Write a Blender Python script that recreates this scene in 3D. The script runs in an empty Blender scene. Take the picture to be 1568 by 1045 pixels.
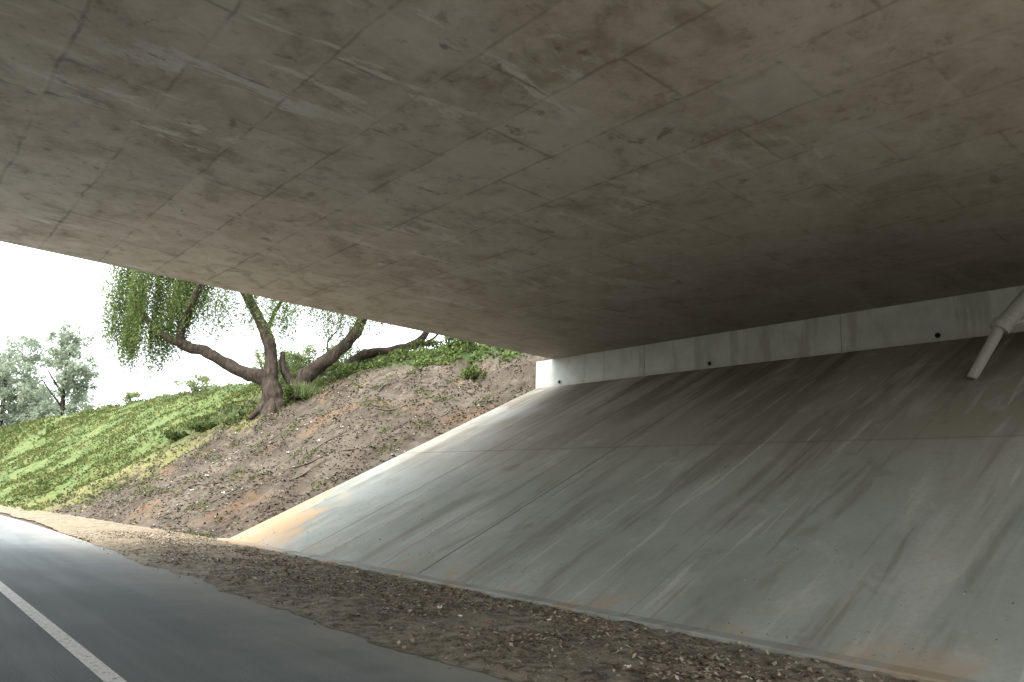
import bpy, math, random
import numpy as np
from mathutils import Matrix, Vector, noise
random.seed(7); rng=np.random.default_rng(7)
S=bpy.context.scene
COL=S.collection

# ------------------------------------------------------------ helpers
def mesh_obj(name, verts, faces, mats, parent=None, smooth=False, midx=None):
    me=bpy.data.meshes.new(name)
    me.from_pydata([tuple(v) for v in verts],[],[tuple(f) for f in faces])
    for m in (mats if isinstance(mats,(list,tuple)) else [mats]): me.materials.append(m)
    if midx is not None: me.polygons.foreach_set('material_index',midx)
    if smooth: me.polygons.foreach_set('use_smooth',[True]*len(me.polygons))
    me.update()
    o=bpy.data.objects.new(name,me); COL.objects.link(o)
    if parent: o.parent=parent
    return o
def quads_obj(name, V, mat, parent=None):
    """V: (n,4,3) array"""
    n=len(V); me=bpy.data.meshes.new(name)
    me.vertices.add(n*4); me.vertices.foreach_set('co',V.reshape(-1).astype(np.float32))
    me.loops.add(n*4); me.loops.foreach_set('vertex_index',np.arange(n*4,dtype=np.int32))
    me.polygons.add(n); me.polygons.foreach_set('loop_start',np.arange(0,n*4,4,dtype=np.int32))
    me.materials.append(mat); me.update(calc_edges=True); me.validate()
    o=bpy.data.objects.new(name,me); COL.objects.link(o)
    if parent: o.parent=parent
    return o
def empty(name):
    e=bpy.data.objects.new(name,None); COL.objects.link(e); return e
def sstep(a,b,x):
    t=max(0,min(1,(x-a)/(b-a))); return t*t*(3-2*t)

class NT:
    def __init__(s,name):
        s.m=bpy.data.materials.new(name); s.m.use_nodes=True
        s.t=s.m.node_tree; s.t.nodes.clear()
        s.out=s.n('ShaderNodeOutputMaterial'); s.b=s.n('ShaderNodeBsdfPrincipled')
        s.b.inputs['Specular IOR Level'].default_value=0.2
        s.l(s.b.outputs[0],s.out.inputs[0])
        s.co=s.n('ShaderNodeTexCoord').outputs['Object']
    def n(s,t,**k):
        x=s.t.nodes.new(t)
        for a,b in k.items(): setattr(x,a,b)
        return x
    def l(s,a,b): s.t.links.new(a,b)
    def mapv(s,scale=(1,1,1),rot=(0,0,0),loc=(0,0,0),src=None):
        x=s.n('ShaderNodeMapping'); x.inputs['Scale'].default_value=scale
        x.inputs['Rotation'].default_value=rot; x.inputs['Location'].default_value=loc
        s.l(src or s.co,x.inputs[0]); return x.outputs[0]
    def noise(s,scale,detail=4,rough=.55,src=None,dist=0):
        x=s.n('ShaderNodeTexNoise'); x.inputs['Scale'].default_value=scale
        x.inputs['Detail'].default_value=detail; x.inputs['Roughness'].default_value=rough
        x.inputs['Distortion'].default_value=dist
        s.l(src or s.co,x.inputs['Vector']); return x.outputs[0]
    def ramp(s,f,stops):
        x=s.n('ShaderNodeValToRGB'); e=x.color_ramp.elements
        while len(e)<len(stops): e.new(.5)
        for i,(p,c) in enumerate(stops):
            e[i].position=p
            if not isinstance(c,(tuple,list)): c=(c,c,c)
            e[i].color=(*c[:3],1)
        s.l(f,x.inputs[0]); return x.outputs[0]
    def mix(s,f,a,b,mode='MIX'):
        x=s.n('ShaderNodeMix',data_type='RGBA',blend_type=mode)
        for v,i in ((f,0),(a,6),(b,7)):
            if hasattr(v,'links'): s.l(v,x.inputs[i])
            elif i==0: x.inputs[0].default_value=v
            else: x.inputs[i].default_value=(*v,1)
        return x.outputs[2]
    def math(s,op,a,b=0,c=None):
        x=s.n('ShaderNodeMath',operation=op,use_clamp=False)
        for i,v in enumerate((a,b,c)):
            if v is None: continue
            if hasattr(v,'links'): s.l(v,x.inputs[i])
            else: x.inputs[i].default_value=v
        return x.outputs[0]
    def rng(s,v,a,b,c=0,d=1):
        x=s.n('ShaderNodeMapRange',interpolation_type='SMOOTHSTEP')
        s.l(v,x.inputs[0])
        for i,q in zip((1,2,3,4),(a,b,c,d)): x.inputs[i].default_value=q
        return x.outputs[0]
    def sep(s):
        x=s.n('ShaderNodeSeparateXYZ'); s.l(s.co,x.inputs[0]); return x.outputs
    def fin(s,col,rough=.9,bump=None,bs=.3,bd=.02):
        if hasattr(col,'links'): s.l(col,s.b.inputs['Base Color'])
        else: s.b.inputs['Base Color'].default_value=(*col,1)
        if hasattr(rough,'links'): s.l(rough,s.b.inputs['Roughness'])
        else: s.b.inputs['Roughness'].default_value=rough
        if bump is not None:
            x=s.n('ShaderNodeBump'); x.inputs['Strength'].default_value=bs; x.inputs['Distance'].default_value=bd
            s.l(bump,x.inputs['Height']); s.l(x.outputs[0],s.b.inputs['Normal'])
        return s.m

# ------------------------------------------------------------ materials
def mat_soffit():
    m=NT('soffit_concrete')
    wob=m.noise(.9,3,.65)
    cmb=m.n('ShaderNodeCombineXYZ'); w=m.math('MULTIPLY',m.math('SUBTRACT',wob,.5),.17)
    m.l(w,cmb.inputs[0]); m.l(w,cmb.inputs[1])
    a=m.n('ShaderNodeVectorMath',operation='ADD'); m.l(m.co,a.inputs[0]); m.l(cmb.outputs[0],a.inputs[1])
    vec=m.mapv(rot=(0,0,math.radians(90)),loc=(.3,.18,0),src=a.outputs[0])
    br=m.n('ShaderNodeTexBrick'); br.offset=.5
    br.inputs['Scale'].default_value=1; br.inputs['Brick Width'].default_value=2.44; br.inputs['Row Height'].default_value=1.22
    br.inputs['Mortar Size'].default_value=.045; br.inputs['Mortar Smooth'].default_value=1
    br.inputs['Color1'].default_value=(.25,.25,.25,1); br.inputs['Color2'].default_value=(.75,.75,.75,1); br.inputs['Mortar'].default_value=(.5,.5,.5,1)
    m.l(vec,br.inputs['Vector'])
    panel=br.outputs['Color']; mort=br.outputs['Fac']
    big=m.noise(.3,3,.6); fine=m.noise(4,5,.7); med=m.noise(1.0,4,.6,dist=.8)
    col=m.ramp(big,[(.3,(.46,.395,.32)),(.5,(.53,.47,.39)),(.7,(.59,.535,.46))])
    col=m.mix(.18,col,panel,'OVERLAY')
    col=m.mix(m.rng(med,.48,.68,0,.55),col,(.68,.62,.54))
    col=m.mix(m.rng(med,.49,.32,0,.6),col,(.29,.245,.19))
    col=m.mix(m.rng(fine,.46,.68,.0,.35),col,(.69,.64,.56))
    col=m.mix(m.rng(fine,.45,.31,.0,.5),col,(.24,.205,.16))
    pv=m.n('ShaderNodeTexVoronoi',distance='CHEBYCHEV'); pv.inputs['Scale'].default_value=.42; pv.inputs['Randomness'].default_value=.9
    m.l(a.outputs[0],pv.inputs['Vector'])
    col=m.mix(m.rng(m.math('ADD',pv.outputs['Distance'],m.math('MULTIPLY',fine,.12)),.29,.25,0,.35),col,(.68,.63,.55))
    sc=m.noise(1,6,.76,src=m.mapv(scale=(.5,1.6,1),rot=(0,0,.2)),dist=.5)
    gate=m.rng(m.noise(.25,2,.5,src=m.mapv(loc=(4,2,0))),.42,.58)
    col=m.mix(m.math('MULTIPLY',m.rng(sc,.54,.61,0,.6),gate),col,(.78,.75,.69))
    dk=m.noise(1.9,4,.65,dist=.4,src=m.mapv(loc=(2,9,0)))
    col=m.mix(m.rng(dk,.38,.28,0,.65),col,(.17,.14,.105))
    brk=m.rng(med,.60,.40,.25,1)
    col=m.mix(m.math('MULTIPLY',m.math('MULTIPLY',mort,brk),.52),col,(.17,.145,.11))
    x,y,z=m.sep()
    col=m.mix(m.math('MULTIPLY',m.rng(x,2,16),.68),col,(.15,.13,.10))  # shade toward the abutment, painted into the soffit colour
    return m.fin(col,.85,fine,.35,.012)
def mat_slope():
    m=NT('slope_concrete'); x,y,z=m.sep()
    big=m.noise(.45,3,.6); fine=m.noise(14,3,.7); med=m.noise(1.1,4,.65,dist=.4)
    col=m.ramp(big,[(.3,(.24,.26,.225)),(.5,(.285,.305,.27)),(.7,(.335,.35,.315))])
    upn=m.math('ADD',x,m.math('MULTIPLY',m.math('SUBTRACT',m.noise(1,3,.6,src=m.mapv(scale=(.2,.6,1))),.5),4.5))
    col=m.mix(m.rng(upn,10.5,14.2,0,.6),col,(.275,.235,.175))
    col=m.mix(m.math('MULTIPLY',m.rng(x,13.06,13.14,0,.2),m.rng(y,15,8)),col,(.20,.165,.12))
    col=m.mix(m.rng(med,.42,.28,0,.5),col,(.17,.16,.13))
    col=m.mix(m.rng(med,.55,.70,0,.4),col,(.42,.425,.38))
    s1=m.noise(1,4,.62,src=m.mapv(scale=(.15,.9,.1),rot=(0,0,.06)),dist=.5)
    s2=m.noise(1,3,.6,src=m.mapv(scale=(.26,3.2,.2),loc=(3,7,0),rot=(0,0,-.05)),dist=.4)
    col=m.mix(m.rng(s1,.48,.34,0,.55),col,(.15,.132,.105))
    col=m.mix(m.rng(s1,.54,.68,0,.45),col,(.44,.435,.395))
    col=m.mix(m.rng(s2,.42,.30,0,.45),col,(.145,.127,.10))
    col=m.mix(m.rng(s2,.60,.70,0,.45),col,(.50,.49,.45))
    s3=m.noise(1,3,.5,src=m.mapv(scale=(.08,1.3,.1),loc=(9,1,0)),dist=.2)
    col=m.mix(m.math('MULTIPLY',m.rng(s3,.53,.40),m.rng(upn,13.5,18,0,.7)),col,(.11,.09,.065))
    for yjn in (11.4,16.1):
        dd=m.math('ABSOLUTE',m.math('SUBTRACT',y,yjn))
        col=m.mix(m.rng(dd,.04,.012,0,.55),col,(.11,.10,.08))
    dd=m.math('ABSOLUTE',m.math('SUBTRACT',x,13.1))
    col=m.mix(m.rng(dd,.06,.02,0,.35),col,(.12,.11,.09))
    # blown soil at the low far corner
    sd=m.noise(.9,4,.65)
    sdist=m.math('ADD',m.math('ADD',m.math('MULTIPLY',y,.9),m.math('MULTIPLY',x,-1.0)),m.math('MULTIPLY',sd,9))
    col=m.mix(m.rng(sdist,11.3,12.9,0,.85),col,(.46,.31,.17))
    col=m.mix(m.math('MULTIPLY',m.rng(y,14,20),m.rng(big,.42,.62,0,.4)),col,(.38,.43,.40))
    toe=m.math('MULTIPLY',m.rng(x,8.5,7.6),m.rng(m.noise(1.1,3,.6),.5,.62,0,.75))
    col=m.mix(toe,col,(.34,.26,.17))
    col=m.mix(m.rng(fine,.4,.75,0,.2),col,(.18,.175,.155))
    return m.fin(col,.8,fine,.2,.01)
def mat_wall():
    m=NT('abutment_concrete'); x,y,z=m.sep()
    n=m.noise(1.2,4,.6)
    col=m.ramp(n,[(.3,(.34,.36,.335)),(.7,(.47,.49,.46))])
    st=m.noise(1,4,.6,src=m.mapv(scale=(.2,2.2,.4)))
    col=m.mix(m.rng(st,.48,.32,0,.5),col,(.22,.205,.17))
    col=m.mix(m.rng(z,5.75,5.5,0,.4),col,(.31,.245,.16))
    return m.fin(col,.8)
def mat_plainconc():
    m=NT('bridge_concrete'); n=m.noise(1,4,.6)
    return m.fin(m.ramp(n,[(.3,(.35,.34,.31)),(.7,(.48,.47,.43))]),.85)
def mat_ground():
    m=NT('ground_soil'); x,y,z=m.sep()
    n=m.noise(.5,4,.6); f=m.noise(2.6,5,.7); vf=m.noise(16,2,.7)
    dirt=m.ramp(n,[(.3,(.042,.034,.025)),(.5,(.063,.052,.038)),(.72,(.098,.083,.063))])
    dirt=m.mix(m.rng(f,.50,.68,0,.5),dirt,(.135,.118,.092))
    dirt=m.mix(m.rng(f,.47,.34,0,.7),dirt,(.022,.018,.013))
    rust=m.noise(.45,4,.65,dist=.5)
    dirt=m.mix(m.rng(rust,.54,.68,0,.5),dirt,(.14,.088,.05))
    g=m.noise(.35,4,.65); g2=m.noise(2.2,5,.78)
    grass=m.ramp(g,[(.3,(.055,.09,.026)),(.5,(.08,.11,.033)),(.7,(.115,.13,.043))])
    grass=m.mix(m.rng(g2,.52,.38,0,.7),grass,(.032,.056,.018))
    grass=m.mix(m.rng(g2,.54,.68,0,.5),grass,(.155,.15,.065))
    fld=m.math('ADD',m.math('ADD',y,m.math('MULTIPLY',x,.42)),m.math('ADD',m.math('MULTIPLY',m.math('SUBTRACT',n,.5),12),m.math('MULTIPLY',m.math('SUBTRACT',f,.5),9)))
    grass=m.mix(m.rng(fld,48,40.5,0,.6),grass,(.17,.135,.068))
    col=m.mix(m.rng(fld,38.5,42.5),dirt,grass)
    iv=m.math('MULTIPLY',m.rng(m.math('ADD',z,m.math('MULTIPLY',g,1.6)),7.9,8.5),m.rng(y,21,22.5))
    col=m.mix(iv,col,(.045,.075,.025))
    far=m.math('MAXIMUM',m.rng(m.math('ABSOLUTE',y),60,75),m.rng(m.math('ABSOLUTE',x),30,40))
    col=m.mix(far,col,grass)
    col=m.mix(m.rng(y,0,-3),col,(.34,.30,.24))  # unseen ground behind the camera, made pale to bounce light under the deck
    return m.fin(col,.95,vf,.5,.03)
def mat_shoulder():
    m=NT('shoulder_soil'); x,y,z=m.sep()
    n=m.noise(.8,4,.65); f=m.noise(5,5,.75); c=m.noise(30,2,.7)
    col=m.ramp(n,[(.3,(.10,.086,.06)),(.5,(.165,.143,.102)),(.7,(.26,.23,.17))])
    col=m.mix(m.rng(f,.45,.66,0,.6),col,(.33,.295,.225))
    col=m.mix(m.rng(f,.50,.38,0,.75),col,(.055,.046,.033))
    col=m.mix(m.rng(c,.55,.7,0,.5),col,(.38,.345,.27))
    col=m.mix(m.math('MULTIPLY',m.rng(y,15,20),m.rng(n,.4,.6,.2,.6)),col,(.20,.145,.085))
    return m.fin(col,.95,c,.7,.02)
def mat_road():
    m=NT('asphalt'); x,y,z=m.sep()
    n=m.noise(.5,3,.6); g=m.noise(60,2,.7); tr=m.noise(1,3,.6,src=m.mapv(scale=(1.6,.12,1)))
    col=m.ramp(n,[(.3,(.085,.105,.107)),(.7,(.135,.158,.158))])
    col=m.mix(m.rng(tr,.4,.65,0,.45),col,(.20,.222,.218))
    col=m.mix(m.rng(g,.45,.75,0,.45),col,(.27,.287,.283))
    col=m.mix(m.rng(g,.45,.3,0,.4),col,(.045,.05,.052))
    d=m.math('ADD',x,m.math('MULTIPLY',m.noise(1.0,4,.65),2.6))
    col=m.mix(m.rng(d,4.0,6.3,0,.8),col,(.28,.27,.23))
    return m.fin(col,m.rng(n,.3,.7,.7,.88),g,.4,.005)
def mat_paint():
    m=NT('road_paint'); f=m.noise(18,4,.75)
    return m.fin(m.ramp(f,[(.36,(.30,.30,.29)),(.46,(.72,.72,.70)),(.7,(.80,.80,.78))]),.7)
def mat_leaf(name,cols,trans=.45,dark=.5):
    m=NT(name)
    g=m.n('ShaderNodeNewGeometry')
    col=m.ramp(g.outputs['Random Per Island'],[(i/max(1,len(cols)-1),c) for i,c in enumerate(cols)])
    if dark>0:
        big=m.noise(.7,1,.5)
        col=m.mix(m.rng(big,.55,.35,0,dark),col,tuple(v*.5 for v in cols[0]))
    d=m.n('ShaderNodeBsdfDiffuse'); m.l(col,d.inputs[0]); m.t.nodes.remove(m.b)
    if trans>0:
        t=m.n('ShaderNodeBsdfTranslucent'); m.l(col,t.inputs[0])
        x=m.n('ShaderNodeMixShader'); x.inputs[0].default_value=trans
        m.l(d.outputs[0],x.inputs[1]); m.l(t.outputs[0],x.inputs[2]); m.l(x.outputs[0],m.out.inputs[0])
    else: m.l(d.outputs[0],m.out.inputs[0])
    return m.m
def mat_bark():
    m=NT('bark'); f=m.noise(1,5,.7,src=m.mapv(scale=(7,7,2.2)))
    return m.fin(m.ramp(f,[(.35,(.02,.015,.011)),(.55,(.05,.038,.028)),(.75,(.10,.08,.06))]),.9,f,.9,.05)
def mat_flat(name,c,r=.7):
    m=NT(name); f=m.noise(20,2); return m.fin(m.mix(m.rng(f,.3,.7,0,.4),c,tuple(v*.6 for v in c)),r)
M_sof,M_slope,M_wall,M_con,M_gr,M_sh,M_rd,M_pt,M_bark=mat_soffit(),mat_slope(),mat_wall(),mat_plainconc(),mat_ground(),mat_shoulder(),mat_road(),mat_paint(),mat_bark()
M_pep=mat_leaf('pepper_leaf',[(.07,.115,.04),(.125,.18,.058),(.21,.265,.085),(.08,.125,.052)],.5)
M_bush=mat_leaf('shrub_leaf',[(.05,.08,.028),(.10,.14,.045),(.17,.195,.07)],.35)
M_euc=mat_leaf('distant_leaf',[(.22,.27,.20),(.27,.32,.24),(.32,.36,.27)],.45,0)  # distance haze is put into these pale leaf colours
M_mid=mat_leaf('midground_leaf',[(.12,.17,.075),(.19,.24,.10),(.25,.285,.14)],.45,.2)
M_grass=mat_leaf('grass_blade',[(.055,.09,.028),(.085,.115,.035),(.135,.15,.052),(.19,.165,.08)],.3)
M_dry=mat_leaf('dry_leaf',[(.07,.056,.038),(.19,.155,.105),(.31,.255,.175),(.48,.43,.34),(.10,.082,.056)],0,0)
M_drs=mat_leaf('dry_leaf_dark',[(.03,.024,.017),(.08,.064,.045),(.14,.095,.06),(.20,.175,.13),(.045,.036,.026)],0,0)
M_hole=mat_flat('drain_dark',(.012,.012,.012))
M_dead=mat_flat('dead_wood',(.10,.082,.065))
M_stone=mat_leaf('stone_grey',[(.09,.08,.066),(.20,.183,.157),(.36,.337,.295)],0.0,0)
M_refl=mat_flat('reflection_grey',(.33,.335,.31),.6)  # grey for the added windshield-reflection bar

# ------------------------------------------------------------ terrain
YN=-6.2      # near edge of the bridge
def interp(x,xs,ys): return float(np.interp(x,xs,ys))
def toe(Y): return interp(Y,[20.4,40,60,100,200],[7.6,6.0,5.0,3.0,-2])
def crest(Y): return interp(Y,[20,26,35,57,88,131,220],[20.3,20.5,19.6,18,16.8,14.5,10])
def hgt(X,Y):
    if X<-22:   # far-side embankment
        return min(8.0,(-22-X)*.5)-.03
    und=-.03 if X<7.7 else (X-7.6)*.5-.16 if X<19.0 else (interp(X,[19.0,19.5],[5.54,8.0]))
    if X<7.7: und=-.03
    tt=toe(Y); s=(X-tt)/(crest(Y)-tt); s=max(0,min(1,s))
    P=8.2*(.7*s+.3*s*s*(3-2*s))-.03
    b=sstep(20.4,28,Y) if Y>0 else sstep(YN-.6,YN-6,Y)
    z=und*(1-b)+P*b
    if (Y>20.5 and X>tt):
        k=min(1,(Y-20.5)/1.5)*min(1,(X-tt)/1.0)
        if 20.4<Y<26 and X>18.7:
            z=min(z,5.5+(X-18.7)*1.7)
        z+=k*(.42*noise.noise(Vector((X*.3,Y*.3,0)))+.24*noise.noise(Vector((X*.9,Y*.9,3)))+.11*noise.noise(Vector((X*2.4,Y*2.4,5)))+.05*noise.noise(Vector((X*6,Y*6,5))))
    return z
xs=sorted(set(np.round(np.concatenate([[-900,-500,-250,-120,-70,-50,-38,-30,-22,-16,-10,-5,0,2,3.5],np.arange(4.6,22,.2),np.arange(22,26,.5),[18.7,19.0,19.5,28,31,35,42,60,100,250,500,900]]),3)))
ys=sorted(set(np.round(np.concatenate([[-900,-400,-200,-100,-60,-40,-30,-25,-20,-17,-14,-12,-10.5,-9,-8,YN-.6,YN,0,8,14,18,20.4],np.arange(20.5,44,.2),np.arange(44,80,1.),np.arange(80,150,5.),[170,200,260,400,900]]),3)))
V=[(x,y,hgt(x,y)) for y in ys for x in xs]
nx=len(xs)
F=[(j*nx+i,j*nx+i+1,(j+1)*nx+i+1,(j+1)*nx+i) for j in range(len(ys)-1) for i in range(nx-1)]
ground=mesh_obj('ground',V,F,M_gr,smooth=True)

# road (far part bends gently left with the toe)
def redge(Y): return interp(Y,[-200,30,60,100,200],[4.5,4.5,3.6,1.5,-3.5])
yy=np.concatenate([[-300,-100],np.arange(-30,110,2.),[150,200]])
V=[];F=[]
for i,y in enumerate(yy):
    e=redge(y); V+=[(e-15,y,-.005),(e-9,y,.0),(e,y,-.0)]
    if i: 
        k=3*i; F+=[(k-3,k-2,k+1,k),(k-2,k-1,k+2,k+1)]
mesh_obj('asphalt_road',V,F,M_rd)
def strip(name,off,w,y0,y1,step=2.,z=.004,dash=None):
    V=[];F=[]
    y=y0
    while y<y1:
        if not dash or (y-y0)%12<3.1:
            a,b=redge(y)-off,redge(y+step)-off; k=len(V)
            V+=[(a,y,z),(a+w,y,z),(b+w,y+step,z),(b,y+step,z)]; F.append((k,k+1,k+2,k+3))
        y+=step
    return V,F
V1,F1=strip('e',2.83,.14,-40,110)
V2,F2=strip('l',6.5,.12,-40,110,3,dash=1)
V3,F3=strip('r',14.4,.13,-40,110)
V=V1+V2+V3; F=F1+[tuple(i+len(V1) for i in f) for f in F2]+[tuple(i+len(V1)+len(V2) for i in f) for f in F3]
mesh_obj('road_edge_line',V,F,M_pt)

# shoulder : uneven strip of soil lapping on to the asphalt
def sh_left(Y): 
    base=interp(Y,[-20,2,5,8,14,20,30,45,60],[4.5,4.45,4.35,4.3,4.3,4.45,4.8,4.3,3.6])
    return base+.28*noise.noise(Vector((Y*.35,2,0)))+.14*noise.noise(Vector((Y*1.3,5,0)))+.07*noise.noise(Vector((Y*4,5,1)))
def sh_z(X,Y):
    a=sh_left(Y); t=(X-a)
    z=.006+.05*sstep(0,1.0,t)+.03*noise.noise(Vector((X*2,Y*2,0)))*sstep(0,.5,t)+.03*noise.noise(Vector((X*6,Y*6,0)))*sstep(0,.3,t)
    return max(z,.005)
ysh=np.concatenate([np.arange(-16,0,.5),np.arange(0,24,.08),np.arange(24,60,.25)])
V=[];F=[];NX=44
for j,y in enumerate(ysh):
    a=sh_left(y); b=toe(y)+.12 if y>20.4 else 7.62
    for i in range(NX):
        x=a+(b-a)*i/(NX-1); V.append((x,y,sh_z(x,y)))
    if j:
        for i in range(NX-1):
            k=(j-1)*NX+i; F.append((k,k+1,k+NX+1,k+NX))
mesh_obj('dirt_shoulder',V,F,M_sh,smooth=True)

# ------------------------------------------------------------ concrete slope paving (panels with real joints)
def box8(V,F,pts):
    k=len(V); V+=pts
    F+=[(k,k+3,k+2,k+1),(k+4,k+5,k+6,k+7),(k,k+1,k+5,k+4),(k+1,k+2,k+6,k+5),(k+2,k+3,k+7,k+6),(k+3,k,k+4,k+7)]
yj=[YN-.6,-2.9,1.9,6.6,11.4,16.1,20.4]
xj=[7.72,13.1,18.72]
V=[];F=[];g=.006
for i in range(len(xj)-1):
    for j in range(len(yj)-1):
        x0,x1,y0,y1=xj[i]+g*1.3,xj[i+1]-g*1.3,yj[j]+g,yj[j+1]-g
        dz=random.uniform(-.003,.003)
        zf=lambda x:(x-7.6)*.5+dz
        box8(V,F,[(x0,y0,zf(x0)-.14),(x1,y0,zf(x1)-.14),(x1,y1,zf(x1)-.14),(x0,y1,zf(x0)-.14),(x0,y0,zf(x0)),(x1,y0,zf(x1)),(x1,y1,zf(x1)),(x0,y1,zf(x0))])
paving=mesh_obj('concrete_slope_paving',V,F,M_slope)
V=[];F=[]
for j in range(len(yj)-1):
    y0,y1=yj[j]+.004,yj[j+1]-.004
    box8(V,F,[(7.46,y0,-.2),(7.715,y0,-.2),(7.715,y1,-.2),(7.46,y1,-.2),(7.46,y0,.10),(7.715,y0,.115),(7.715,y1,.115),(7.46,y1,.10)])
k=mesh_obj('toe_kerb',V,F,M_slope); bv=k.modifiers.new('b','BEVEL'); bv.width=.015; bv.segments=2

# ------------------------------------------------------------ overpass bridge
BR=empty('overpass_bridge')
Y0,Y1=YN,19.56; ZS=6.6
V=[];F=[]
prof=[(Y0,8.3),(Y0,6.64),(Y0+.04,6.6),(Y1-.04,6.6),(Y1,6.64),(Y1,8.3)]
for X in (-36,18.695,19.45):
    V+=[(X,y,z) for y,z in prof]
mi=[]
for a in range(2):
    for i in range(5):
        p=a*6+i; F.append((p,p+6,p+7,p+1)); mi.append(0 if i==2 else 1)
    F.append((a*6+5,a*6+11,a*6+6,a*6)); mi.append(1)
F+=[(0,1,2,3,4,5),(17,16,15,14,13,12)]; mi+=[1,1]
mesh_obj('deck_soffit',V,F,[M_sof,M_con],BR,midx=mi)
for yb in (Y0,Y1-.3):
    V=[];F=[]; box8(V,F,[(-36,yb,8.302),(19.4,yb,8.302),(19.4,yb+.3,8.302),(-36,yb+.3,8.302),(-36,yb+.08,9.15),(19.4,yb+.08,9.15),(19.4,yb+.3,9.15),(-36,yb+.3,9.15)])
    mesh_obj('parapet',V,F,M_con,BR)
V=[];F=[]
yb=[YN,-1.2,8.7,15.2,20.42]
for a,b in zip(yb[:-1],yb[1:]):
    a+=.006; b-=.006; zt=6.597
    box8(V,F,[(18.73,a,5.2),(19.2,a,5.2),(19.2,b,5.2),(18.73,b,5.2),(18.73,a,zt),(19.2,a,zt),(19.2,b,zt),(18.73,b,zt)])
w=mesh_obj('abutment_wall',V,F,M_wall,BR); bv=w.modifiers.new('b','BEVEL'); bv.width=.012
for y in (19.1,12.7,6.38,0):
    V=[];F=[];mi=[]; n=20
    for r,x in ((.085,18.731),(.085,18.70),(.065,18.70),(.065,18.722)):
        V+=[(x,y+r*math.cos(t*2*math.pi/n),5.70+r*math.sin(t*2*math.pi/n)) for t in range(n)]
    for a in range(3):
        for i in range(n):
            F.append((a*n+i,a*n+(i+1)%n,(a+1)*n+(i+1)%n,(a+1)*n+i)); mi.append(1 if a==2 else 0)
    F.append(tuple(range(3*n,4*n))); mi.append(1)
    mesh_obj('weep_drain',V,F,[M_wall,M_hole],BR,midx=mi)
for y in (-2,7,16.5):
    V=[];F=[];n=28
    for z,r in ((-.3,.6),(5.0,.6),(6.3,.95),(6.595,1.0)):
        V+=[(-12.5+r*math.cos(t*2*math.pi/n),y+r*math.sin(t*2*math.pi/n),z) for t in range(n)]
    for a in range(3):
        for i in range(n): F.append((a*n+i,a*n+(i+1)%n,(a+1)*n+(i+1)%n,(a+1)*n+i))
    mesh_obj('pier_column',V,F,M_con,BR,smooth=True)
V=[];F=[]; box8(V,F,[(-36,Y0,4.),(-34,Y0,4.),(-34,Y1,4.),(-36,Y1,4.),(-36,Y0,6.597),(-34,Y0,6.597),(-34,Y1,6.597),(-36,Y1,6.597)])
mesh_obj('far_abutment',V,F,M_wall,BR)

# ------------------------------------------------------------ vegetation tools
H=np.array([.7535,-.6574,0]); D=np.array([.6574,.7535,0]); Zv=np.array([0,0,1.])
def W(b,a,h,d=0): return np.array(b)+a*H+d*D+h*Zv
def leaf_quads(P,L,Wd,droop=0.0):
    n=len(P)
    d=rng.normal(size=(n,3)); d[:,2]=d[:,2]*(1-droop)-droop*1.6; d/=np.linalg.norm(d,axis=1)[:,None]
    u=rng.normal(size=(n,3)); s=np.cross(d,u); s/=np.linalg.norm(s,axis=1)[:,None]
    L=L*rng.uniform(.6,1.3,(n,1)); Wd=Wd*rng.uniform(.7,1.3,(n,1))
    return np.stack([P-d*0,P+d*L*.5+s*Wd*.5,P+d*L,P+d*L*.5-s*Wd*.5],axis=1)
def strands(starts,lens,step=.07,L=.16,Wd=.04):
    pts=[]
    for s,l in zip(starts,lens):
        n=max(3,int(l/step)); t=np.linspace(0,1,n)[:,None]
        sway=rng.normal(0,.10,3); sway[2]=0; ph=rng.uniform(0,6)
        p=s+t*np.array([0,0,-l])+t**2*sway*l*.5+np.c_[np.sin(t*5+ph),np.cos(t*4+ph),0*t]*.05
        pts.append(p+rng.normal(0,.035,p.shape))
    return leaf_quads(np.concatenate(pts),L,Wd,.55)
def clump(c,r,n,L,Wd,sub=14,shell=.5):
    c=np.array(c,float); r=np.array(r,float)
    cen=rng.normal(size=(sub,3)); cen/=np.linalg.norm(cen,axis=1)[:,None]; cen*=rng.uniform(.35,.95,(sub,1))
    rad=rng.uniform(.18,.42,sub); k=rng.integers(0,sub,n)
    q=rng.normal(size=(n,3)); q/=np.linalg.norm(q,axis=1)[:,None]; q*=rng.uniform(0.2,1,(n,1))**.5
    return leaf_quads(c+(cen[k]+q*rad[k][:,None])*r,L,Wd)
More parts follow.
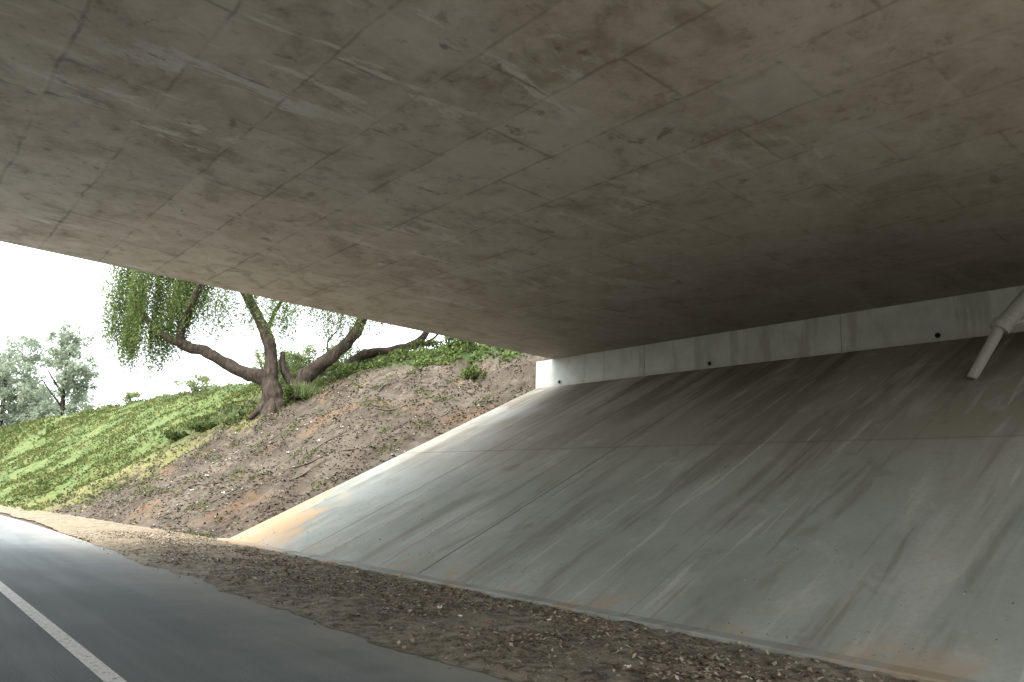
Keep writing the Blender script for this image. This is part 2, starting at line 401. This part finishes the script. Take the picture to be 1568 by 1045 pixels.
def tube(pts,rad,name,parent,mat=M_bark,seg=12,rough=.12):
    pts=[np.array(p,float) for p in pts]; P=[];R=[]
    n=len(pts)
    for i in range(n-1):
        p0=pts[max(i-1,0)];p1=pts[i];p2=pts[i+1];p3=pts[min(i+2,n-1)]
        for t in np.arange(0,1,.125):
            P.append(.5*((2*p1)+(-p0+p2)*t+(2*p0-5*p1+4*p2-p3)*t*t+(-p0+3*p1-3*p2+p3)*t**3)); R.append(rad[i]*(1-t)+rad[i+1]*t)
    P.append(pts[-1]);R.append(rad[-1])
    V=[];F=[]
    prev=np.array([1.,.2,0])
    for i,p in enumerate(P):
        d=P[min(i+1,len(P)-1)]-P[max(i-1,0)]; d/=np.linalg.norm(d)
        u=prev-d*np.dot(prev,d); u/=np.linalg.norm(u); prev=u; v=np.cross(d,u)
        for s in range(seg):
            a=2*math.pi*s/seg; q=u*math.cos(a)+v*math.sin(a)
            r=R[i]*(1+rough*2*noise.noise(Vector(p*1.3+q*.9))+rough*noise.noise(Vector(p*3+q*2)))
            V.append(p+q*r)
        if i:
            for s in range(seg): F.append(((i-1)*seg+s,(i-1)*seg+(s+1)%seg,i*seg+(s+1)%seg,i*seg+s))
    F.append(tuple(range(len(V)-seg,len(V))))
    return mesh_obj(name,V,F,mat,parent,smooth=True)

# ---- made-up bar with side arm, standing in for a windshield reflection; no real pipe
RB=empty('reflection_bar')
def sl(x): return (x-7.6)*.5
tube([(16.75,3.25,6.58),(16.5,3.62,6.1),(16.02,4.35,5.1)],[.17,.17,.15],'upper_bar',RB,M_refl,seg=18,rough=0)
tube([(16.02,4.35,5.12),(15.93,4.5,4.8),(15.8,4.85,sl(15.8)+.03)],[.10,.10,.09],'lower_bar',RB,M_refl,seg=18,rough=0)
tube([(16.06,4.29,5.20),(16.04,4.33,5.14),(16.0,4.38,5.05)],[.18,.18,.18],'bar_collar',RB,M_refl,seg=18,rough=0)
tube([(16.1,4.2,5.18),(16.7,3.7,5.35),(17.4,3.3,5.45),(18.74,2.6,5.62)],[.06,.06,.06,.06],'side_bar',RB,M_refl,seg=12,rough=0)

# ---- pepper tree 1
T1=empty('pepper_tree'); b=(14.45,34.2,hgt(14.45,34.2)-.1)
w=lambda a,h,d=0: W(b,a,h,d)
tube([w(.15,-.5),w(.1,.0),w(-.05,.6),w(-.3,1.35),w(-.45,1.9)],[.95,.62,.50,.46,.3],'trunk',T1,rough=.25)
for q in ((.9,-.3,.3),(-.7,-.35,-.4),(.2,-.4,-.9)):
    tube([w(q[0]*1.3,q[1]-.2,q[2]*1.3),w(q[0]*.6,.05,q[2]*.6),w(0,.7,0)],[.1,.22,.25],'root',T1)
tube([w(-.1,.9),w(-.7,1.45),w(-2.0,1.85),w(-3.5,2.6),w(-4.75,3.0),w(-4.75,3.9,-.3),w(-4.1,5.1,-.9),w(-3.75,6.2,-1.0),w(-3.2,7.8,-1)],[.36,.36,.30,.26,.24,.18,.16,.13,.08],'limb_1',T1,rough=.2)
tube([w(-4.4,2.95),w(-5.2,3.1,-.2),w(-6.2,3.7,-.4),w(-7.1,4.9,-.6),w(-7.4,6.2)],[.2,.17,.12,.08,.04],'limb_2',T1)
tube([w(-.3,1.3),w(-.4,2.6,.1),w(-.85,3.8,.2),w(-1.55,4.9,.2),w(-2.2,5.9,.2),w(-2.9,7.1),w(-3.7,8.8)],[.36,.31,.27,.24,.21,.16,.08],'limb_3',T1,rough=.2)
tube([w(-.8,3.6,.1),w(-.55,4.6,.1),w(-.1,5.6),w(.5,7.2),w(1.2,8.8)],[.12,.09,.08,.07,.05],'limb_4',T1)
tube([w(-4.6,3.9),w(-5.3,5.0),w(-5.5,6.2,.3),w(-6,7.6,.4)],[.12,.1,.08,.04],'limb_5',T1)
tube([w(-2.2,5.9),w(-1.7,6.8,-.3),w(-1,8.2,-.6)],[.12,.1,.05],'limb_6',T1)
for (a0,h0,a1,h1) in ((-3.9,5.6,-5.2,6.9),(-1.7,5.2,-3.2,6.3),(-4.7,4,-6.4,5.2),(-6.3,3.9,-7.6,4.6),(-.1,5.7,-1.2,7)):
    tube([w(a0,h0),w((a0+a1)/2,(h0+h1)/2+.25),w(a1,h1)],[.05,.04,.02],'twig',T1,seg=6)
Q=[]
st=[];ln=[]
while len(st)<1700:
    a=rng.uniform(-8.6,-4.1); d=rng.normal(.3,1.0); 
    if noise.noise(Vector((a*1.3,d*.8,1)))<-.2: continue
    h=rng.uniform(3.6,8.6)-abs(a+6)*.2
    low=interp(a,[-8.6,-7.7,-6.8,-5.9,-5.3,-4.8,-4.1],[3.0,1.5,.7,.9,2.3,3.9,4.9])+abs(rng.normal(0,.8))
    l=min(rng.uniform(1.2,3.2),h-low)
    if l<.4: continue
    st.append(w(a,h,d)); ln.append(l)
Q.append(strands(st,ln,step=.085,L=.18,Wd=.048))
st=[];ln=[]
while len(st)<1050:
    a=rng.uniform(-4.3,5.6); d=rng.normal(.4,1.4)
    if noise.noise(Vector((a*1.3,d*.5,8)))<-.12: continue
    h=rng.uniform(4.8,7.6); low=interp(a,[-4.3,-3.5,-2.5,-1,0,1.5,3,5.6],[2.8,2.4,3.3,3.7,2.7,3.3,2.9,4.3])+abs(rng.normal(0,.9))
    l=min(rng.uniform(1.6,4.4),h-low)
    if l<.3: continue
    st.append(w(a,h,d)); ln.append(l)
Q.append(strands(st,ln,step=.11,L=.18,Wd=.042))
for c,r,nn in (((-5.5,7.8,0),(3.2,3,1.6),6000),((-1,9.3,0),(4,3.4,1.6),6000),((3,9.2,.6),(3,2.6,1.4),3000)):
    Q.append(clump(w(c[0],c[1],c[2]),(r[0],r[1],r[2]),nn,.24,.09,26))
quads_obj('foliage',np.concatenate(Q),M_pep,T1)

# ---- pepper tree 2 (leaning right)
T2=empty('pepper_tree'); b2=(15.6,33.6,hgt(15.6,33.6)-.1)
w2=lambda a,h,d=0: W(b2,a,h,d)
tube([w2(-.2,-.5),w2(-.15,.1),w2(.0,1.1),w2(.9,1.9),w2(1.8,2.75),w2(2.35,3.6),w2(2.75,4.7),w2(3.4,6.4),w2(3.7,8)],[.65,.46,.38,.34,.30,.26,.22,.16,.08],'trunk',T2,rough=.25)
tube([w2(-.1,.5),w2(-.7,.9),w2(-1.1,1.5),w2(-1.2,2.3)],[.25,.2,.15,.1],'limb_1',T2,rough=.2)
tube([w2(1.1,2.1),w2(.9,2.9,.2),w2(1.4,3.9,.3),w2(1.3,5.4)],[.05,.04,.03,.02],'limb_2',T2,seg=6)
tube([w2(2.7,4.5),w2(3.6,5.2,.3),w2(4.2,6.5,.4)],[.12,.09,.05],'limb_3',T2)
Q=[clump(w2(3.4,8.2),(2.6,2.2,1.4),3500,.24,.09,20)]
quads_obj('foliage',np.concatenate(Q),M_pep,T2)

# ---- leaning tree on the crest
T3=empty('leaning_tree'); b3=(19.9,33.4,hgt(19.9,33.4)+.1)
w3=lambda a,h,d=0: W(b3,a,h,d)
tube([w3(-2.0,-.4),w3(-1.0,.3),w3(.1,.5),w3(1.1,.75),w3(1.8,1.2),w3(2.2,2.0),w3(2.5,3.2),w3(3.2,4.8)],[.28,.24,.22,.21,.19,.15,.12,.05],'trunk',T3,rough=.2)
tube([w3(1.1,.7),w3(1.8,.95,.3),w3(2.7,1.8,.5),w3(3.0,3.6,.6)],[.1,.08,.06,.03],'limb_1',T3,seg=8)
quads_obj('foliage',clump(w3(3.2,5.8),(2.2,1.8,1.5),2500,.22,.09,16),M_pep,T3)

# ---- distant trees
def far_tree(name,x,y,zb,R,Ht,n,mat):
    T=empty(name)
    tube([(x,y,zb-.5),(x+.2,y,zb+Ht*.3),(x-.2,y+.3,zb+Ht*.6),(x,y,zb+Ht*.85)],[.4,.3,.2,.06],'trunk',T)
    for i in range(5):
        a=rng.uniform(0,6.28); hh=Ht*rng.uniform(.3,.6)
        tube([(x,y,zb+hh),(x+math.cos(a)*R*.4,y+math.sin(a)*R*.4,zb+hh+Ht*.12),(x+math.cos(a)*R*.7,y+math.sin(a)*R*.7,zb+hh+Ht*.22)],[.16,.1,.03],'limb',T,seg=6)
    Q=[]; N=26
    for i in range(N):
        a=rng.uniform(0,6.28); t=(i+.5)/N; hh=Ht*(.06+.88*t); k=math.sin(math.pi*(.2+.66*t))
        rr=R*rng.uniform(.1,.8)*k
        Q.append(clump((x+rr*math.cos(a),y+rr*math.sin(a),zb+hh),(R*.42,R*.42,Ht*.12),n//N,.42,.24,9))
    quads_obj('foliage',np.concatenate(Q),mat,T)
far_tree('eucalyptus_tree',19.3,116,5,4.8,17.0,11000,M_euc)
far_tree('eucalyptus_tree',13.5,124,5,6.5,15.5,12000,M_euc)
far_tree('eucalyptus_tree',17.0,128,3,7.0,13.0,11000,M_euc)
far_tree('eucalyptus_tree',3.5,135,5,6.0,15.0,5000,M_euc)
far_tree('distant_tree',37,92,5.5,3.6,8.0,3500,M_euc)
far_tree('distant_tree',34,66,5.6,3.4,8.0,4500,M_mid)
far_tree('distant_tree',44,84,5,3.8,9.6,3500,M_mid)
far_tree('distant_tree',31,76,5,2.8,8.0,3000,M_euc)
far_tree('distant_tree',38,62,5,3.6,9.4,4000,M_mid)

# ---- shrubs
def shrub(x,y,r,h,n,mat=M_bush,L=.2,Wd=.08):
    z=hgt(x,y)
    T=empty('shrub')
    for i in range(4):
        a=rng.uniform(0,6.28); tube([(x,y,z-.1),(x+.3*r*math.cos(a),y+.3*r*math.sin(a),z+h*.5),(x+.6*r*math.cos(a),y+.6*r*math.sin(a),z+h)],[.04,.03,.01],'stem',T,seg=5)
    quads_obj('leaves',clump((x,y,z+h*.5),(r,r,h*.62),n,L,Wd,16),mat,T)
for a in ((19.2,41,1.5,1.7,2000,M_mid),(20,38,1.5,1.7,2000,M_mid),(18.8,46,1.7,2.0,1800,M_mid),(20.5,36,1.2,1.2,1400),(16.0,35.2,.9,1.2,1400,M_mid),(14.9,33.2,.55,.8,700),(16.8,37.6,1.2,1.5,1700,M_mid),
          (12.9,38.6,.8,.6,900),(12.0,40,.7,.4,700),(18.2,58,1.6,1.2,1300,M_mid),(17.4,72,1.2,.9,900,M_mid),(21.3,31,1.3,1.1,1500),(20.3,27.3,1.0,.6,1000),(18.0,40.5,1.2,1.4,1500,M_mid),(20.4,33.4,1.0,.7,1100),(13.4,36.6,.8,.8,900,M_mid),
          (17.6,32.0,.6,.5,600),(19.3,25.0,.8,.5,800)):
    shrub(*a)
P=[];base=np.array([15.35,33.0,hgt(15.35,33.0)])
Qs=[]
for i in range(420):
    a=rng.uniform(0,6.28); o=base+np.array([rng.normal(0,.25),rng.normal(0,.25),0]); d=np.array([math.cos(a)*rng.uniform(.2,.8),math.sin(a)*rng.uniform(.2,.8),1.]); d/=np.linalg.norm(d)
    L=rng.uniform(.5,1.25); s=np.array([-math.sin(a),math.cos(a),0])*.02; tip=o+d*L+np.array([0,0,-.15*L]); mid=o+d*L*.55
    Qs.append([o,mid+s,tip,mid-s])
quads_obj('spiky_plant',np.array(Qs),M_mid)

n=14000
X=rng.uniform(17.6,22,n);Y=rng.uniform(22,37,n)
P=[]
for x,y in zip(X,Y):
    z=hgt(x,y)
    if z+1.1*noise.noise(Vector((x*.8,y*.5,2)))>7.25: P.append((x,y,z+rng.uniform(0,.32)))
quads_obj('ivy_groundcover',leaf_quads(np.array(P),.17,.13),M_bush)
P=[]
while len(P)<34000:
    y=rng.uniform(32,75); x=rng.uniform(5.5,20)
    if y+x*.42+9*(noise.noise(Vector((x*.5,y*.5,4))))*.6<40.6+rng.normal(0,1.2): continue
    q=noise.noise(Vector((x*.45,y*.3,9)))+.5*noise.noise(Vector((x*1.3,y*.9,2)))
    if q<rng.uniform(-.5,.5): continue
    P.append((x,y,hgt(x,y)+rng.uniform(-.01,.10+.12*max(0,q))))
Q=[leaf_quads(np.array(P),.15,.10)]
P=[]
while len(P)<12000:
    y=rng.uniform(75,135); x=rng.uniform(4,19)
    q=noise.noise(Vector((x*.35,y*.12,9)))+.5*noise.noise(Vector((x*.9,y*.4,2)))
    if q<rng.uniform(-.5,.5): continue
    P.append((x,y,hgt(x,y)+rng.uniform(-.01,.25)))
Q.append(leaf_quads(np.array(P),.34,.20))
quads_obj('bank_groundcover',np.concatenate(Q),M_grass)
P=[]
while len(P)<6500:
    x,y=rng.uniform(7,19),rng.uniform(22,39)
    if noise.noise(Vector((x*1.1,y*1.1,14)))<.28: continue
    P.append((x,y,hgt(x,y)+rng.uniform(0,.07)))
quads_obj('weeds',leaf_quads(np.array(P),.11,.04),M_grass)

# leaf litter
def litter(name,n,fx,fy,zf,mat,s0,s1,lift=.012):
    P=[]
    while len(P)<n:
        x,y=fx(),fy()
        if noise.noise(Vector((x*.9,y*.9,3)))<rng.uniform(-.5,.35): continue
        P.append((x,y,zf(x,y)+lift*rng.uniform(.3,1.6)))
    P=np.array(P); a=rng.uniform(0,6.28,n)
    d=np.c_[np.cos(a),np.sin(a),rng.normal(0,.3,n)]; e=np.c_[-np.sin(a),np.cos(a),rng.normal(0,.3,n)]
    L=rng.uniform(s0,s1,(n,1)); w_=L*rng.uniform(.3,.7,(n,1))
    return quads_obj(name,np.stack([P-d*L/2,P+e*w_/2+[0,0,.004],P+d*L/2,P-e*w_/2],1),mat)
def shz(x,y): return max(sh_z(x,y),.005) if x>sh_left(y) else .005
litter('leaf_litter',17000,lambda:4.2+3.4*rng.beta(2.2,1.6),lambda:rng.uniform(1.5,24),shz,M_dry,.02,.08)
litter('slope_leaf_litter',20000,lambda:rng.uniform(6.3,20),lambda:rng.uniform(20.6,37),hgt,M_drs,.04,.15,.02)
litter('paving_leaf_litter',420,lambda:7.8+rng.exponential(1.1),lambda:rng.uniform(2,20.2),lambda x,y:(x-7.6)*.5+.004,M_dry,.02,.05,.01)
def stones(name,n,fx,fy,zf,s0,s1):
    V=[];F=[]
    for _ in range(n):
        x,y=fx(),fy(); r=rng.uniform(s0,s1); z=zf(x,y); k=len(V)
        rr=r*rng.uniform(.6,1.2,6)
        V+=[(x+rr[0],y,z),(x,y+rr[1],z),(x-rr[2],y,z),(x,y-rr[3],z),(x,y,z+rr[4]*.7),(x,y,z-rr[5])]
        for i in range(4): F+=[(k+i,k+(i+1)%4,k+4),(k+(i+1)%4,k+i,k+5)]
    return mesh_obj(name,V,F,M_stone)
stones('gravel',2200,lambda:4.1+3.4*rng.beta(1.8,1.6),lambda:rng.uniform(1.5,24),shz,.006,.022)
stones('slope_stones',700,lambda:rng.uniform(6.4,20),lambda:rng.uniform(20.6,39),hgt,.015,.06)
stones('rock_outcrop',26,lambda:rng.uniform(17.8,19.4),lambda:rng.uniform(33,37),hgt,.12,.38)

# fallen twigs: on the bank and on the shoulder
for i in range(30):
    if i<16: x,y=rng.uniform(9,18.8),rng.uniform(22,31); L=rng.uniform(.4,1.6); zf=hgt; r=1
    else: x,y=rng.uniform(5.2,7.0),rng.uniform(4,18); L=rng.uniform(.15,.5); zf=shz; r=.3
    a=rng.uniform(-.6,1.2); p=[]
    for t in (0,.35,.7,1): 
        xx,yy_=x+L*t*math.cos(a)+rng.normal(0,.08*r),y-L*t*math.sin(a)+rng.normal(0,.08*r); p.append((xx,yy_,zf(xx,yy_)+(.03+rng.uniform(0,.06))*r))
    tube(p,[.02*r,.025*r,.02*r,.01*r],'fallen_branch',None,M_dead,seg=6)
def scrap(name,x,y,z,s,mat):
    V=[];F=[];n=6
    for j in range(n):
        for i in range(n):
            V.append((x+s*(i/n-.5)+rng.normal(0,s*.05),y+s*(j/n-.5)+rng.normal(0,s*.05),z+.01+abs(rng.normal(0,s*.22))))
    for j in range(n-1):
        for i in range(n-1): F.append((j*n+i,j*n+i+1,(j+1)*n+i+1,(j+1)*n+i))
    mesh_obj(name,V,F,mat)
M_red=mat_flat('red_wrapper_plastic',(.42,.13,.10)); M_wh=mat_flat('white_paper',(.7,.7,.68))
scrap('crumpled_wrapper',5.75,6.9,.06,.07,M_red)
for i in range(26):
    x,y=rng.uniform(4.6,7.3),rng.uniform(3,20); scrap('paper_scrap',x,y,shz(x,y),rng.uniform(.03,.07),M_wh)
for i in range(30):
    x,y=rng.uniform(8,17),rng.uniform(21,34); scrap('paper_scrap',x,y,hgt(x,y),rng.uniform(.06,.15),M_wh)

# ------------------------------------------------------------ light
wd=bpy.data.worlds.new('World'); S.world=wd; wd.use_nodes=True
nt=wd.node_tree; nt.nodes.clear()
sky=nt.nodes.new('ShaderNodeTexSky'); sky.sky_type='NISHITA'; sky.sun_disc=False
el,az=math.radians(54),math.radians(-95)   # high, from the left of the road
sky.sun_elevation=el; sky.sun_rotation=az; sky.dust_density=4; sky.air_density=1.2
hs=nt.nodes.new('ShaderNodeHueSaturation'); hs.inputs['Saturation'].default_value=.25
bg=nt.nodes.new('ShaderNodeBackground'); bg.inputs[1].default_value=.95
wo=nt.nodes.new('ShaderNodeOutputWorld')
nt.links.new(sky.outputs[0],hs.inputs['Color']); nt.links.new(hs.outputs[0],bg.inputs[0]); nt.links.new(bg.outputs[0],wo.inputs[0])
sl_=bpy.data.lights.new('sun','SUN'); sl_.energy=.8; sl_.angle=math.radians(25); sl_.color=(1,.95,.87)
so=bpy.data.objects.new('sun',sl_); COL.objects.link(so)
sd=Vector((math.sin(az)*math.cos(el),math.cos(az)*math.cos(el),math.sin(el)))
so.rotation_euler=sd.to_track_quat('Z','Y').to_euler(); so.location=sd*60

# ------------------------------------------------------------ camera
cd=bpy.data.cameras.new('camera'); cd.lens=26; cd.sensor_width=36; cd.clip_end=3000; cd.clip_start=.05
co=bpy.data.objects.new('camera',cd); COL.objects.link(co)
R=Matrix(((.753,-.1686,-.6361),(-.6566,-.128,-.7433),(.0439,.9774,-.2071)))
co.matrix_world=Matrix.Translation((0,0,1.5))@R.to_4x4()
S.camera=co
S.view_settings.view_transform='Standard'; S.view_settings.look='None'; S.view_settings.exposure=0
